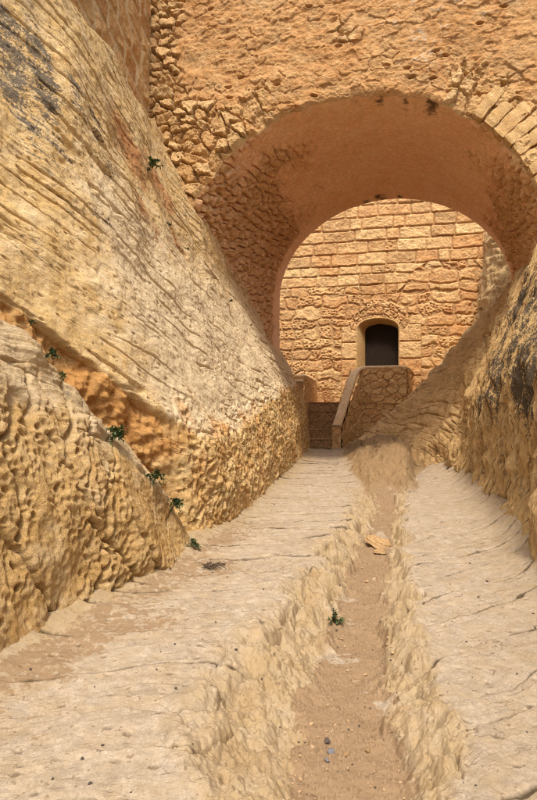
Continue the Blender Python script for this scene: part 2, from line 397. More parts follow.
D += (1 - top) * (-.050 * pm * (1 - ss(0.05, .44, p1)) * (.05 + 1.1 * pid) - .022 * (1 - ss(0, .5, p3)) * pm + .010 * fbm(U * 7, Wl * 5, 3, seed=109))
# cracks that run down the face, leaning towards the viewer's right
cq = U - .55 * Wl + .18 * fbm(U * 1.4, Wl * 1.1, 3, seed=110)
g = pn(cq * 2.3, Wl * .3, 111); crk = np.exp(-(g / .04) ** 2) * ss(-.2, .1, pn(U * .9, Wl * .9, 112))
q = Wl + .45 * U + .2 * fbm(U * .6, Wl * .6, 3, seed=113)
g = pn(U * .5, q * 4.5, 114); crk2 = np.exp(-(g / .05) ** 2) * top * ss(-.2, .2, pn(U * .8, Wl, 118))
D += -.09 * crk - .06 * crk2 + .04 * top * fbm(U * .5, q * 4, 4, .55, seed=115) + .008 * fbm(U * 16, Wl * 16, 3, seed=116)
crx_ = np.zeros_like(U)
for line_ in (((2, 515), (30, 553), (52, 590), (70, 612)), ((58, 432), (82, 480), (100, 522), (118, 560)), ((96, 500), (112, 535), (135, 570), (150, 590)),
              ((88, 420), (112, 462), (104, 500), (112, 540)), ((128, 512), (146, 548), (160, 574)), ((20, 470), (34, 505), (30, 540))):
    for a_p, b_p in zip(line_[:-1], line_[1:]):
        i, j = surf_at(P, *a_p); i2, j2 = surf_at(P, *b_p)
        A0 = np.array([U[i, j], Wl[i, j]]); A1 = np.array([U[i2, j2], Wl[i2, j2]]); ab = A1 - A0
        wb_ = .035 * fbm(U * 5, Wl * 5, 3, seed=119)
        tp = np.clip(((U - A0[0]) * ab[0] + (Wl - A0[1]) * ab[1]) / max(ab @ ab, 1e-6), 0, 1)
        dd_ = np.hypot(U - A0[0] - tp * ab[0] + wb_, Wl - A0[1] - tp * ab[1] + .7 * wb_)
        crx_ = np.maximum(crx_, np.exp(-(dd_ / .018) ** 2))
D -= .085 * crx_
D *= .12 + .88 * ss(.03, .32, T)
nn = normals(P); nn = nn if nn[300, 150, 0] > 0 else -nn
P2 = P + nn * D[..., None]
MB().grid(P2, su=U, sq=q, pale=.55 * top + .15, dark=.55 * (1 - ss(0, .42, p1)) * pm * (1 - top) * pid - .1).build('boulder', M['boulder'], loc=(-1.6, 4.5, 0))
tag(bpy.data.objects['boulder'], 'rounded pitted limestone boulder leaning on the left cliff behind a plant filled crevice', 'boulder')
BP = P2

# --- right cliff
RIGHT = [
 (-3,  [(.4, -.2), (.55, 1.0), (.65, 2.0), (1.2, 3.1), (1.8, 4.4), (3.2, 6.5)]),
 (3,   [(1.93, -.2), (2.08, 1.0), (2.18, 2.0), (2.68, 3.05), (3.2, 4.2), (4.6, 6.4)]),
 (5.27,[(2.48, -.2), (2.62, 1.0), (2.72, 2.0), (3.2, 3.05), (3.75, 4.2), (5.2, 6.4)]),
 (8,   [(3.17, -.2), (3.30, 1.0), (3.38, 2.0), (3.88, 3.05), (4.45, 4.2), (6.0, 6.3)]),
 (9.5, [(3.5, -.2), (3.62, .95), (3.7, 1.85), (4.15, 3.0), (4.6, 4.2), (6.3, 6.2)]),
 (10.6,[(3.75, -.2), (3.86, .8), (3.97, 1.65), (4.38, 2.95), (4.85, 4.15), (6.6, 6.2)]),
 (12,  [(3.98, -.2), (4.08, .6), (4.2, 1.25), (4.6, 2.6), (5.25, 4.1), (7.0, 6.2)]),
 (14,  [(3.85, -.2), (4.05, .5), (4.3, 1.05), (4.95, 2.45), (6.05, 4.3), (7.8, 6.2)]),
 (15.4,[(2.95, -.2), (3.3, .45), (3.7, 1.0), (4.8, 2.3), (6.75, 4.7), (8.2, 6.4)]),
 (16.5,[(2.15, -.2), (2.9, .55), (3.6, 1.15), (4.9, 2.5), (7.25, 5.0), (8.6, 6.6)]),
 (17.5,[(2.2, -.2), (3.0, .55), (3.9, 1.2), (5.1, 2.45), (7.0, 4.6), (8.2, 7.)]),
 (19,  [(2.6, -.2), (3.6, .6), (4.6, 1.35), (5.75, 2.5), (7.25, 4.3), (7.85, 8.)]),
 (22.5,[(3.4, -.2), (4.6, .6), (5.6, 1.35), (6.7, 2.5), (7.9, 4.3), (8.4, 8.)])]
Y = rows(-3, 4.2, 22.5, 40, 780)
P, Wl, T = loft(RIGHT, Y, [120, 110, 150, 130, 60], 8, 9)
U = np.broadcast_to(Y[:, None], Wl.shape) * 1.03; Yg = P[..., 1]
face = (1 - ss(1.75, 2.35, T + .25 * fbm(U * 1.3, Wl, 3, seed=201))) * (1 - ss(11.5, 14.5, Yg))
far = ss(10.5, 13.5, Yg); vis = ss(17., 18., Yg)
cu = U + .10 * Wl + .10 * fbm(U * 1.5, Wl * .7, 3, seed=202)
rib = fbm(cu * 3.0, Wl * .45, 4, .6, seed=203)
g = pn(cu * 1.7, Wl * .28, 204); crk = np.exp(-(g / .05) ** 2) * ss(-.25, .2, pn(U * .7, Wl * .8, 205))
g = pn(cu * 4.5, Wl * .55, 206); crk2 = np.exp(-(g / .08) ** 2) * ss(-.1, .3, pn(U * 1.1, Wl * 1.1, 207))
p1, _, pid = worley(cu * 9, Wl * 3.2, 208)
D = .13 * fbm(U * .6, Wl * .7, 3, seed=209) + .05 * fbm(U * 2, Wl * 2, 4, seed=210)
D += (1 - .75 * far) * (.075 * rib - .11 * crk - .06 * crk2) - face * .05 * (1 - ss(0, .6, p1)) * (.3 + pid) + .02 * fbm(cu * 9, Wl * 5, 3, seed=211)
q = Wl - .25 * U + .3 * fbm(U * .5, Wl * .5, 3, seed=212)
q = Wl - .12 * U + .12 * fbm(U * .4, Wl * .6, 3, seed=212)
D += far * (.35 + .65 * ss(.5, 1.8, Wl)) * (.07 * fbm(U * .22, q * 1.5, 4, .5, seed=213) + .05 * ridge(cu * .7, Wl * .2, 3, .6, seed=214) - .09 * np.exp(-(pn(U * .22, q * 2.1, 215) / .06) ** 2) * ss(-.3, .1, pn(U * .5, Wl * .8, 219)) - .06 * np.exp(-(pn(U * .4, q * 4.5, 218) / .09) ** 2) * ss(-.1, .25, pn(U * .6, Wl, 220)) - .02 + .03 * fbm(U * 2.5, Wl * 3, 4, .55, seed=221))
nn = normals(P); nn = nn if nn[300, 150, 0] < 0 else -nn
lich = 0
for (px, py, ru, rw, am) in ((525, 310, 2.2, .7, 1.1), (505, 350, 1.3, .7, 1.0), (492, 385, .8, .6, .9), (537, 340, 1.6, .7, 1.0), (480, 410, .6, .6, .7), (520, 375, .9, .6, .9), (530, 400, .6, .5, .55)):
    i, j = surf_at(P, px, py); lich = np.maximum(lich, am * blob(U, Wl, U[i, j], Wl[i, j], ru, rw, .1))
i, j = surf_at(P, 470, 315); lich = np.maximum(lich, .5 * vis * blob(U, Wl, U[i, j], Wl[i, j], 2., .5))
lich = np.where(lich > .02, np.minimum(lich, .62) - .10 - .25 * ss(.0, .5, rib), -1.)
D = D * (.15 + .85 * ss(0, .35, Wl))
P2 = P + nn * D[..., None]
pale = .75 * vis + .35 * (1 - ss(0, .5, Wl)) + .25 * ss(-.1, .5, rib) * face
swp = far + .3 * fbm(U * 1.5, Wl * 1.5, 3, seed=222) > .55
MB().grid(P2, su=np.where(swp, q * .8, cu), sq=np.where(swp, U, Wl), pale=pale, lichen=lich, orange=.75 * far * (1 - vis) - .15).build('cliff', M['cliff_brown'])  # orange: orange-brown rock, its colour lightened to offset the shade under the bridge
tag(bpy.data.objects['cliff.001'], 'brown ribbed rock cliff on the right streaked with black lichen', kind='structure')
RP = P2

# ------------------------------------------------------------------ ground
Y = np.concatenate([np.linspace(-3, 1.9, 40, endpoint=False), (np.linspace(1.9 ** -.6, 22.6 ** -.6, 820)) ** (-1 / .6)])
lx = np.interp(Y, [-3, 2, 3.45, 6.05, 6.5, 7.5, 10.5, 13, 16, 17.9, 18.6, 22.6], [-4.2, -2.2, -1.65, -.8, -.74, -.49, .07, .55, 1.04, 1.33, 1.0, -3.5])
rx = np.interp(Y, [-3, 3, 5.27, 8, 9.5, 12, 14, 15.5, 17, 19, 22.6], [.4, 1.98, 2.53, 3.22, 3.55, 4.05, 4.2, 4.2, 4.2, 4.5, 5.5])
XL = lx - .45; XR = rx + .5
t = np.linspace(0, 1, 1000)
X = XL[:, None] + (XR - XL)[:, None] * t; Yg = np.broadcast_to(Y[:, None], X.shape)
gl = np.interp(Y, [-3, 0, 2.24, 3.09, 4.27, 5.6, 8.96, 12.8, 16], [-1.2, -.55, -.08, -.10, .24, .60, 1.56, 2.0, 2.6])[:, None]
gr = np.interp(Y, [-3, 0, 2.24, 3.09, 4.27, 5.6, 8.96, 12.8, 16], [-.2, .25, .70, .88, 1.07, 1.35, 2.17, 3.1, 4.0])[:, None]
gl = gl + .10 * fbm(Yg * 1.3, X * .5, 4, .6, seed=301); gr = gr + .075 * fbm(Yg * 1.5, X * .5, 4, .6, seed=302)
gd = np.interp(Y, [-3, 2, 4, 6, 9, 10.5, 12], [.20, .20, .23, .21, .14, .05, 0])[:, None]
tg = (X - gl) / (gr - gl)
tgs = tg; tg = tg + .13 * fbm(X * 2.2, Yg * 2.0, 4, .6, seed=360) * np.exp(-((tg - .5) / .75) ** 4)
prof = ss(-.38, .40, tg) * (1 - ss(.68, 1.14, tg))
side = (ss(-.5, .0, tg) * (1 - ss(.22, .36, tg)) + ss(.72, .84, tg) * (1 - ss(1.0, 1.16, tg))) * (1 - ss(9.5, 11, Yg))
floor_ = ss(.16, .32, tg) * (1 - ss(.74, .88, tg)) * (1 - ss(9.3, 10.5, Yg))
H = -gd * prof
kn1, kn2, knid = worley(X * 4.5 + .5 * Yg + .3 * fbm(X * 3, Yg * 3, 2, seed=340), Yg * 2.6, 303)
wbx = .35 * fbm(X * 2.5, Yg * 2.5, 3, seed=343)
b1, b2, bid = worley(X * 3.4 + wbx, Yg * 2.7 + wbx, 344, .95); c1_, c2_, cid_ = worley(X * 9 + wbx, Yg * 8 + wbx, 346)
H = H + side * (.055 * fbm(X * 1.6, Yg * 1.4, 3, seed=304) + .05 * ss(.03, .35, b2 - b1) * (bid - .2) * 1.7 - .06 * np.exp(-((b2 - b1) / .05) ** 2) * (bid > .35) + .03 * fbm(X * 8, Yg * 7, 4, .6, seed=341) - .016 * (1 - ss(.1, .45, c1_)) * cid_ + .007 * fbm(X * 24, Yg * 20, 3, .65, seed=347))
H = H + floor_ * (.022 * fbm(X * 4, Yg * 4, 4, seed=305))
leftm = 1 - ss(-.25, .0, tg); rightm = ss(.98, 1.12, tg)
# strata ledges that cross both slabs
def ledges(l, lo, hi, seed):
    rs = np.random.RandomState(seed); e = [-6.0]
    while e[-1] < 26: e.append(e[-1] + rs.uniform(lo, hi))
    e = np.array(e); k = np.clip(np.searchsorted(e, l) - 1, 0, len(e) - 2)
    f = (l - e[k]) / (e[k + 1] - e[k]); d = np.minimum(l - e[k], e[k + 1] - l)
    return k, f, d, rs.rand(len(e))
l1 = Yg - .17 * X + .06 * fbm(X * 1.6, Yg * 1.2, 4, seed=306)
k1, f1, d1, r1 = ledges(l1, .2, .55, 5)
l2 = Yg - .52 * X + .07 * fbm(X * 1.6, Yg * 1.6, 4, seed=307)
k2, f2, d2, r2 = ledges(l2, .22, .55, 6)
on1 = ss(-.4, -.1, pn(X * 1.3 + k1 * 5.1, Yg * .5, 308)) ; on2 = ss(-.5, -.2, pn(X * 1.1 + k2 * 3.3, Yg * .5, 309))
cw1 = .009 + .0028 * Yg
H = H + leftm * (.020 * (f1 - .5) - .030 * np.exp(-(d1 / cw1) ** 2) * on1)
H = H + rightm * (.022 * (f2 - .5) - .036 * np.exp(-(d2 / cw1) ** 2) * on2)
crx = np.zeros_like(X)
for (k, off) in ((2, .78), (4, .38)):
    sel = (k2 == k + 14); xc = lerp(gr, rx[:, None], off) + .1 * (f2 - .5) + .02 * pn(X * 5, Yg * 5, 310)
    crx = np.maximum(crx, sel * np.exp(-((X - xc - .02 * pn(X * 0 + k, Yg * 4, 342)) / .008) ** 2))
H = H - .016 * crx * rightm
rip = fbm(X * 1.0, (Yg - .2 * X) * 6, 3, .55, seed=311) * (.4 + .6 * ss(3.5, 6, Yg))
H = H + (leftm + .6 * rightm) * (.015 * rip + .03 * fbm(X * .7, Yg * .7, 3, seed=312) + .006 * fbm(X * 6, Yg * 6, 4, seed=313))
h1, _, hid = worley(X * 7, Yg * 9, 314)
H = H - (leftm + rightm) * .012 * (1 - ss(.08, .22, h1)) * (hid > .72)
# rock hump that closes the gutter further on, and the crevice beside it
xc = np.interp(Y, [8, 9, 11, 13, 16, 20], [1.8, 1.95, 2.26, 2.57, 3.1, 4.2])[:, None]; hw = np.interp(Y, [8, 9, 11, 13, 16, 18], [.22, .32, .55, .75, 1.15, 1.4])[:, None]
ramp = np.maximum(Yg - 8.9, 0) * .082 * (1 - .55 * ss(16, 19, Yg))
xa = (X - xc) / hw + .15 * fbm(X * 1.5, Yg * .8, 3, seed=315); a_ = np.abs(X - xc) / hw
hump = ss(-1.3, .5, xa) * (1 - ss(.55, 1.5, xa))
H = H + ramp * hump
qh = X * 1.0 - Yg * .45
hb1, hb2, hbd = stones(X * 1.1 + .35 * fbm(X, Yg, 3, seed=348), Yg * .55 + .3 * fbm(X + 7, Yg, 3, seed=349), 350, .9, .16, .9)
H = H + ss(9.3, 11, Yg) * ss(.05, .4, hump) * (.16 * hb1 - .06 + .07 * fbm(X * 1.8, Yg * 1.2, 5, .6, seed=316) - .05 * np.exp(-(pn(qh * 1.6, (X + Yg) * .25, 344) / .05) ** 2) + .03 * fbm(X * 6, Yg * 5, 4, .6, seed=345))
crev = np.interp(Y, [9.5, 10.5, 12, 14.5, 15.5], [2.25, 2.62, 3.0, 3.6, 3.9])[:, None] + .05 * pn(Yg * 3, X, 317)
H = H - .16 * np.exp(-((xa - 1.15) / (.10 / hw + .08)) ** 2) * ss(10, 11.5, Yg) * (1 - ss(14.8, 16, Yg))
# stone curling up to the foot of the two cliffs
H = H + .20 * np.exp(-np.maximum(rx[:, None] - X, -.02) / .2) * (1 - ss(13, 15, Yg)) + .07 * np.exp(-np.maximum(X - lx[:, None], -.02) / .13) * (1 - ss(17.5, 18.5, Yg))
H = H + .0035 * fbm(X * 22, Yg * 22, 3, seed=318)
grit = floor_ * ss(.05, .55, fbm(X * 2.5, Yg * 2.2, 4, seed=319) + .9)
g1_, _, gid = worley(X * 38, Yg * 38, 320)
H = H + grit * .014 * (1 - ss(.1, .4, g1_)) * (gid > .5)
dl = X - lx[:, None]
sandL = leftm * (1 - ss(.12, .95, dl + .5 * fbm(X * 1.4, Yg * 1.4, 4, seed=321))) * (1 - ss(6, 9, Yg)) * ss(.02, .14, dl)
sand = np.maximum(grit * .95, sandL * .66 + .05) - .05
sand = sand * 1.0 + .25 * ss(9.2, 10, Yg) * (1 - ss(.5, .9, a_)) * (1 - ss(14, 16, Yg))
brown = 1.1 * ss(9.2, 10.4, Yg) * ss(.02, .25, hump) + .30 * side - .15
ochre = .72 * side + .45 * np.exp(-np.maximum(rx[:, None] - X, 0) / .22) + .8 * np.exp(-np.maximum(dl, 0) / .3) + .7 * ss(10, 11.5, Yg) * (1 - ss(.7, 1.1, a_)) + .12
soil = np.maximum(np.maximum(1.15 * leftm * np.exp(-(d1 / (1.25 * cw1)) ** 2) * on1, (1.5 - .6 * ss(4, 8, Yg)) * rightm * np.exp(-(d2 / (1.1 * cw1)) ** 2) * on2), crx * rightm) * 1.15 + .55 * (1 - ss(.08, .2, h1)) * (hid > .72) * (leftm + rightm)
G = np.stack([X, Yg, H], -1)
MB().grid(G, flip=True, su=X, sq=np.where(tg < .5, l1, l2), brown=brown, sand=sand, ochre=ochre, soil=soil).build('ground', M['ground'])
tag(bpy.data.objects['ground'], 'worn pale limestone path with a sandy gutter cut down its middle', kind='structure')
def gz(x, y):
    i = np.clip(np.searchsorted(Y_G, y), 0, len(Y_G) - 1); j = np.argmin(np.abs(G[i, :, 0] - x)); return float(G[i, j, 2])
Y_G = Y
def ground_at(px, py):
    z = 0.0
    for _ in range(8):
        Yv = (CH - z) * F / (py - 400); x = (px - 268.5) / F * Yv; z = gz(x, Yv)
    return np.array([x, Yv, z])

# ------------------------------------------------------------------ bridge with the barrel vault
AF, AB = 10.5, 16.5
def profile(n):
    """unit profile: (side, up) along left jamb, semicircle, right jamb; with outward directions"""
    nj = int(n * .22); na = n - 2 * nj
    jl = np.stack([np.full(nj, -1.), np.linspace(-1, 0, nj, endpoint=False)], -1)
    th = np.linspace(np.pi, 0, na); ar = np.stack([np.cos(th), np.sin(th)], -1)
    jr = np.stack([np.full(nj, 1.), np.linspace(0, -1, nj + 1)[1:]], -1)
    p = np.concatenate([jl, ar, jr]); d = p.copy(); d[:nj] = (-1, 0); d[-nj:] = (1, 0)
    ang = np.concatenate([np.full(nj, np.pi), th, np.zeros(nj)])
    return p, d, ang
ns = 2000
pu, du, ang = profile(ns)
CBf, RWf, ZSf, HTf = -.82, 3.48, 4.25, 3.02
CBr, RWr, ZSr, HTr = -.29, 3.24, 4.55, 2.83
def prof_at(f):
    cb = lerp(CBf, CBr, f); rw = np.where(pu[:, 0] > 0, lerp(3.28, 3.3, f), lerp(RWf, RWr, f)); zs = lerp(ZSf, ZSr, f); ht = lerp(HTf, HTr, f)
    b = cb + pu[:, 0] * rw; z = np.where(pu[:, 1] >= 0, zs + pu[:, 1] * ht, zs + pu[:, 1] * (zs + .3))
    return b, z
bF, zF = prof_at(0)
arcF = np.concatenate([[0], np.cumsum(np.hypot(np.diff(bF), np.diff(zF)))])
ZT = 9.95; BL, BR = -5.02, 6.0
rmax = np.full(ns, 99.)
with np.errstate(divide='ignore', invalid='ignore'):
    for (num, den) in ((BL - bF, du[:, 0]), (BR - bF, du[:, 0]), (ZT - zF, du[:, 1])):
        v = num / den; rmax = np.where((v > 0) & np.isfinite(v), np.minimum(rmax, v), rmax)
nr = 380
tr = np.linspace(0, 1, nr) ** 1.15
Rr = rmax[:, None] * tr[None]
B = bF[:, None] + du[:, 0:1] * Rr; Z = zF[:, None] + du[:, 1:2] * Rr
S = np.broadcast_to(arcF[:, None], B.shape); ANG = np.broadcast_to(ang[:, None], B.shape)
wob = fbm(B * 3, Z * 3, 2, seed=401); wob2 = fbm(B * 3 + 50, Z * 3, 2, seed=402)
wob = wob + .5 * fbm(B * 9, Z * 9, 3, .6, seed=414); wob2 = wob2 + .5 * fbm(B * 9, Z * 9, 3, .6, seed=415)
st1, e1, sid = stones(B * 3.6 + .22 * wob, Z * 5.2 + .22 * wob2, 403, .9, .22)
st2, e2, sid2 = stones(S * 4.4 + .14 * wob, Rr * 2.4 + .18 * wob2, 404, .8, .22)
ring = 1 - ss(.55, .95, Rr + .25 * wob)
rub_h = lerp(st1, st2, ss(.4, .6, ring))
# exposed rubble on the left haunch and the lower right, render elsewhere
expo = ss(.1, .5, .75 * (1 - ss(-4.1, -2.6, B)) * (1 - ss(7.1, 8.0, Z)) + .42 * (1 - ss(-4.7, -3.9, B)) + .55 * ring * (1 - ss(.8, 1.3, np.abs(B - .6 + 3.6) * 0 + np.where(B < -.6, (B + 3.6) * .8, (2.0 - B) * .8))) + .3 * fbm(B * .9, Z * .9, 3, seed=405))
course = fbm(B * 1.4, Z * 3.2, 4, .55, seed=406)
D = expo * (.14 * rub_h - .06 + .02 * fbm(B * 11, Z * 11, 3, .6, seed=416)) + (1 - expo) * (.014 * course + .010 * fbm(B * 11, Z * 13, 1, .6, seed=417) + .024 * ss(.03, .2, e1) * ss(.35, .75, sid + .3 * fbm(B * .7, Z * .7, 2, seed=412)) + .013 * fbm(B * 3.3, Z * 4.2, 4, .6, seed=413))
holes_, _, hid = worley(B * 2.2, Z * 5.5, 407)
D += -.08 * (1 - ss(.06, .2, holes_)) * (hid > .88) * (1 - expo)
D += .04 * fbm(B * .6, Z * .6, 3, seed=408) + .016 * fbm(B * 6, Z * 7, 3, .6, seed=409)
D *= ss(0, .10, Rr) * .92 + .08
edge_r = .06 * fbm(arcF * 2.4, arcF * 0 + 3., 3, seed=410)
rnd = np.exp(-Rr / .07)
Bd = B + du[:, 0:1] * edge_r[:, None] * np.exp(-Rr / .6); Zd = Z + du[:, 1:2] * edge_r[:, None] * np.exp(-Rr / .6)
Pf = W(AF - D + .07 * rnd, Bd, Zd)
stone = expo * .55 - .05; grey = .6 * blob(B, Z, .3, 8.35, 1.3, .8) * ss(-.1, .4, course) - .15 + .2 * (sid > .8)
bridge = thing('stone_bridge', W(AF, -.8, 0), 'massive rubble stone bridge with a wide rendered barrel vault spanning the passage', 'bridge')
tintF = np.where(expo > .4, lerp(sid, sid2, ring > .5), .25 + .25 * course)
sootF = 0
for (s_, w_, a_) in ((-.32, .16, .8), (-.75, .14, .6), (.16, .12, .7), (.55, .15, .9), (-1.1, .1, .5)):
    sootF = np.maximum(sootF, a_ * np.exp(-((B - s_) / w_) ** 2) * np.exp(-Rr / .12))
MB().grid(Pf, flip=False, stone=stone, mortar=.4 * expo * (1 - ss(.02, .2, lerp(e1, e2, ring))), grey=grey, tint=np.clip(tintF, 0, 1), soot=sootF * .0 - .4).build('masonry_face', M['facade'], bridge)
# vault
nd = 300
fd = np.linspace(0, 1, nd)
VB = np.empty((ns, nd)); VZ = np.empty((ns, nd))
for k, f in enumerate(fd): VB[:, k], VZ[:, k] = prof_at(f)
er = edge_r[:, None] * np.exp(-fd * 6 / .7)[None]
VA = np.broadcast_to(AF + .08 + (AB - AF - .08) * fd[None], VB.shape); Sg = np.broadcast_to(arcF[:, None], VB.shape)
dep = VA - AF
low = 1 - np.abs(np.sin(np.broadcast_to(ang[:, None], VB.shape))) ; left = np.broadcast_to((ang > np.pi / 2)[:, None], VB.shape)
rough = ss(.1, .5, np.where(left, 1.35 * low + .14, 1.1 * low) - .03 * dep + .25 * fbm(Sg * .9, dep * .7, 4, seed=421) - .05) * (1 - ss(5.2, 5.6, dep))
wob = fbm(Sg * 3, dep * 3, 2, seed=422)
wob = wob + .4 * fbm(Sg * 8, dep * 8, 3, .6, seed=428)
st1, e1, sid = stones(Sg * 4.8 + .26 * wob, dep * 4.2 + .26 * wob, 423, .9, .26)
f3, f4, sid3 = worley(Sg * 8 + .3 * wob, dep * 7 + .3 * wob, 424)
Dv = rough * (.17 * st1 + .03 * ss(0, .3, f4 - f3) * sid3 + .03 * fbm(Sg * 7, dep * 7, 3, seed=425) - .09) + (1 - rough) * (.035 * fbm(Sg * .9, dep * .6, 3, seed=426) + .012 * fbm(Sg * 3, dep * 2.5, 4, .6, seed=427))
Dv *= ss(0, .12, dep - .05) * (1 - .8 * ss(5.6, 5.95, dep))
VBd = VB - du[:, 0:1] * (Dv - er); VZd = VZ - du[:, 1:2] * (Dv - er)
Pv = W(VA, VBd, VZd)
Pv[:, 0] = Pf[:, 0]
soot = 0
for (b_, d_, rb, rd, a_) in ((.55, .25, .17, .55, 1.0), (-.35, .2, .12, .4, .9), (.1, .2, .10, .3, .8), (-.8, .2, .1, .25, .7), (.1, .55, .12, .3, .6), (-1.6, .2, .12, .3, .5),
                             (-.55, 5.75, .22, .35, 1.0), (-.95, 5.85, .18, .25, .85), (.0, 5.85, .14, .25, .8), (-.3, 5.7, .1, .15, .6), (.3, 5.9, .1, .12, .5)):
    soot = np.maximum(soot, a_ * np.exp(-((VB - b_) / rb) ** 2 - ((dep - d_) / rd) ** 2))
MB().grid(Pv, flip=True, stone=rough * .8 - .1, soot=soot - .25).build('vault', M['vault'], bridge)
# back face and top
bR, zR = prof_at(1)
rm = np.full(ns, 99.)
with np.errstate(divide='ignore', invalid='ignore'):
    for (num, den) in ((BL - bR, du[:, 0]), (BR - bR, du[:, 0]), (ZT - zR, du[:, 1])):
        v = num / den; rm = np.where((v > 0) & np.isfinite(v), np.minimum(rm, v), rm)
tr = np.linspace(0, 1, 40)
Bb = bR[:, None] + du[:, 0:1] * rm[:, None] * tr; Zb = zR[:, None] + du[:, 1:2] * rm[:, None] * tr
Pb = W(AB + .03 * fbm(Bb * 2, Zb * 2, 3, seed=431), Bb, Zb); Pb[:, 0] = Pv[:, -1]
MB().grid(Pb, flip=True, tint=.3).build('back_face', M['facade'], bridge)
gb, ga = np.meshgrid(np.linspace(BL, BR, 60), np.linspace(AF + .05, AB, 40), indexing='ij')
MB().grid(W(ga, gb, ZT + .03 * fbm(gb * 2, ga * 2, 3, seed=432)), tint=.3).build('roof_deck', M['facade'], bridge)
# cut voussoirs on the right haunch
def block(c, ax, ay, az, sx, sy, sz, mb, seed, n=14, jitter=.02, rnd=.18):
    """rounded, slightly irregular stone block centred at c with half sizes sx sy sz along unit axes"""
    ax, ay, az = [np.array(v, float) for v in (ax, ay, az)]
    for (u, v, w_, su, sv, sw, sg) in ((ax, ay, az, sx, sy, sz, 1), (ax, ay, az, sx, sy, sz, -1), (ay, az, ax, sy, sz, sx, 1), (ay, az, ax, sy, sz, sx, -1), (az, ax, ay, sz, sx, sy, 1), (az, ax, ay, sz, sx, sy, -1)):
        g = np.linspace(-1, 1, n); gu, gv = np.meshgrid(g, g, indexing='ij')
        q3 = np.stack([gu, gv, np.full_like(gu, sg)], -1)
        l = np.linalg.norm(q3, axis=-1, keepdims=True); inf = np.abs(q3).max(-1, keepdims=True)
        q3 = q3 * (1 - rnd) + q3 / l * rnd * 1.25
        p = c + (q3[..., 0:1] * su) * u + (q3[..., 1:2] * sv) * v + (q3[..., 2:3] * sw) * w_
        nz = jitter * fbm(p[..., 0] * 4 + p[..., 2] * 3 + seed, p[..., 1] * 4 - p[..., 2] * 2 + seed * 2, 3, seed=seed % 50)
        p = p + (q3[..., 0:1] * u + q3[..., 1:2] * v + q3[..., 2:3] * w_) * nz[..., None]
        mb.grid(p, flip=(sg < 0))
ea3 = np.array([EA[0], EA[1], 0]); eb3 = np.array([EB[0], EB[1], 0])
for k, th in enumerate(np.radians([50, 45.6, 41.6, 37.4, 33.4, 29.2, 25.4, 21.2, 17])):
    rl = (.30, .25, .34, .28, .36, .31, .33, .27, .32)[k]
    bc = CBf + (3.28 + .04 + rl) * math.cos(th); zc = ZSf + (HTf + .04 + rl) * math.sin(th)
    rad = eb3 * math.cos(th) + np.array([0, 0, math.sin(th)]); tan = -eb3 * math.sin(th) + np.array([0, 0, math.cos(th)])
    mb = MB(); block(W(AF + .065 + .02 * (k % 3), bc, zc), rad, tan, ea3, rl, .098 + .010 * (k % 3), .13, mb, 700 + k, 22, .022, .22)
    mb.build('voussoir', M['voussoir'], bridge)
# ------------------------------------------------------------------ ashlar wall standing on the left cliff
A0 = np.array([-2.42, 11.3]); A1 = np.array([-2.62, 5.6])
def courses(u, v, rowh, blk, seed, wobble=.03, joint=.03):
    """coursed masonry: height 0..1 of the stone above its joint, random per stone, distance to the joint"""
    rs = np.random.RandomState(seed)
    u = u + wobble * fbm(u * 1.7, v * 1.7, 3, seed=seed % 40); v = v + wobble * fbm(u * 1.3 + 9, v * 1.9, 3, seed=seed % 40 + 1)
    ve = [v.min() - 1]
    while ve[-1] < v.max() + 1: ve.append(ve[-1] + rs.uniform(*rowh))
    ve = np.array(ve); r = np.searchsorted(ve, v) - 1; dv = np.minimum(v - ve[r], ve[r + 1] - v)
    du_ = np.empty_like(u); idr = np.empty_like(u)
    for k in range(len(ve)):
        sel = r == k
        if not sel.any(): continue
        ue = [u.min() - 1 - rs.rand()]
        while ue[-1] < u.max() + 2: ue.append(ue[-1] + rs.uniform(*blk))
        ue = np.array(ue); rr = rs.rand(len(ue)); c = np.searchsorted(ue, u[sel]) - 1
        du_[sel] = np.minimum(u[sel] - ue[c], ue[c + 1] - u[sel]); idr[sel] = rr[c]
    R_ = .07
    a = np.maximum(R_ - du_, 0); b = np.maximum(R_ - dv, 0); d = R_ - np.hypot(a, b); d = np.minimum(d, np.minimum(du_, dv))
    return ss(joint * .3, joint * 1.6, d), idr, d
gu, gv = np.meshgrid(np.linspace(0, 1, 420), np.linspace(5.9, 9.95, 300), indexing='ij')
Lw = np.linalg.norm(A1 - A0)
hh, idr, dj = courses(gu * Lw, gv, (.42, .55), (.7, 1.2), 31, .03, .06)
Dw = .035 * hh * (.5 + idr) + .06 * fbm(gu * Lw * 2.5, gv * 2.5, 4, seed=441) * hh + .006 * fbm(gu * Lw * 14, gv * 14, 3, seed=442)
pw = A0[None, None] + (A1 - A0)[None, None] * gu[..., None]
nw = np.array([-(A1 - A0)[1], (A1 - A0)[0]]) / Lw
Pw = np.concatenate([pw + nw * (Dw * 1.0)[..., None], gv[..., None]], -1)
M['side'] = rock('red_ashlar', (.50, .27, .10), (.42, .20, .075), (.56, .36, .17), masks=(('mortar', (.62, .46, .27), 8, .85, .22, 1.0),), scale=1.2, bump=.7, bscale=22, tint=(.60, .40, .19))
aw = thing('retaining_wall', (A0[0], A0[1], 5.9), 'reddish ashlar retaining wall with pale mortar joints standing on top of the left cliff', 'wall')
mb = MB().grid(Pw, flip=True, mortar=.95 * (1 - hh) - .1, tint=idr)
mb.build('ashlar_face', M['side'], aw)
g1_, g2_ = np.meshgrid(np.linspace(0, 1, 40), np.linspace(0, 1, 8), indexing='ij')
pt = A0[None, None] + (A1 - A0)[None, None] * g1_[..., None] - nw * (g2_ * .6)[..., None]
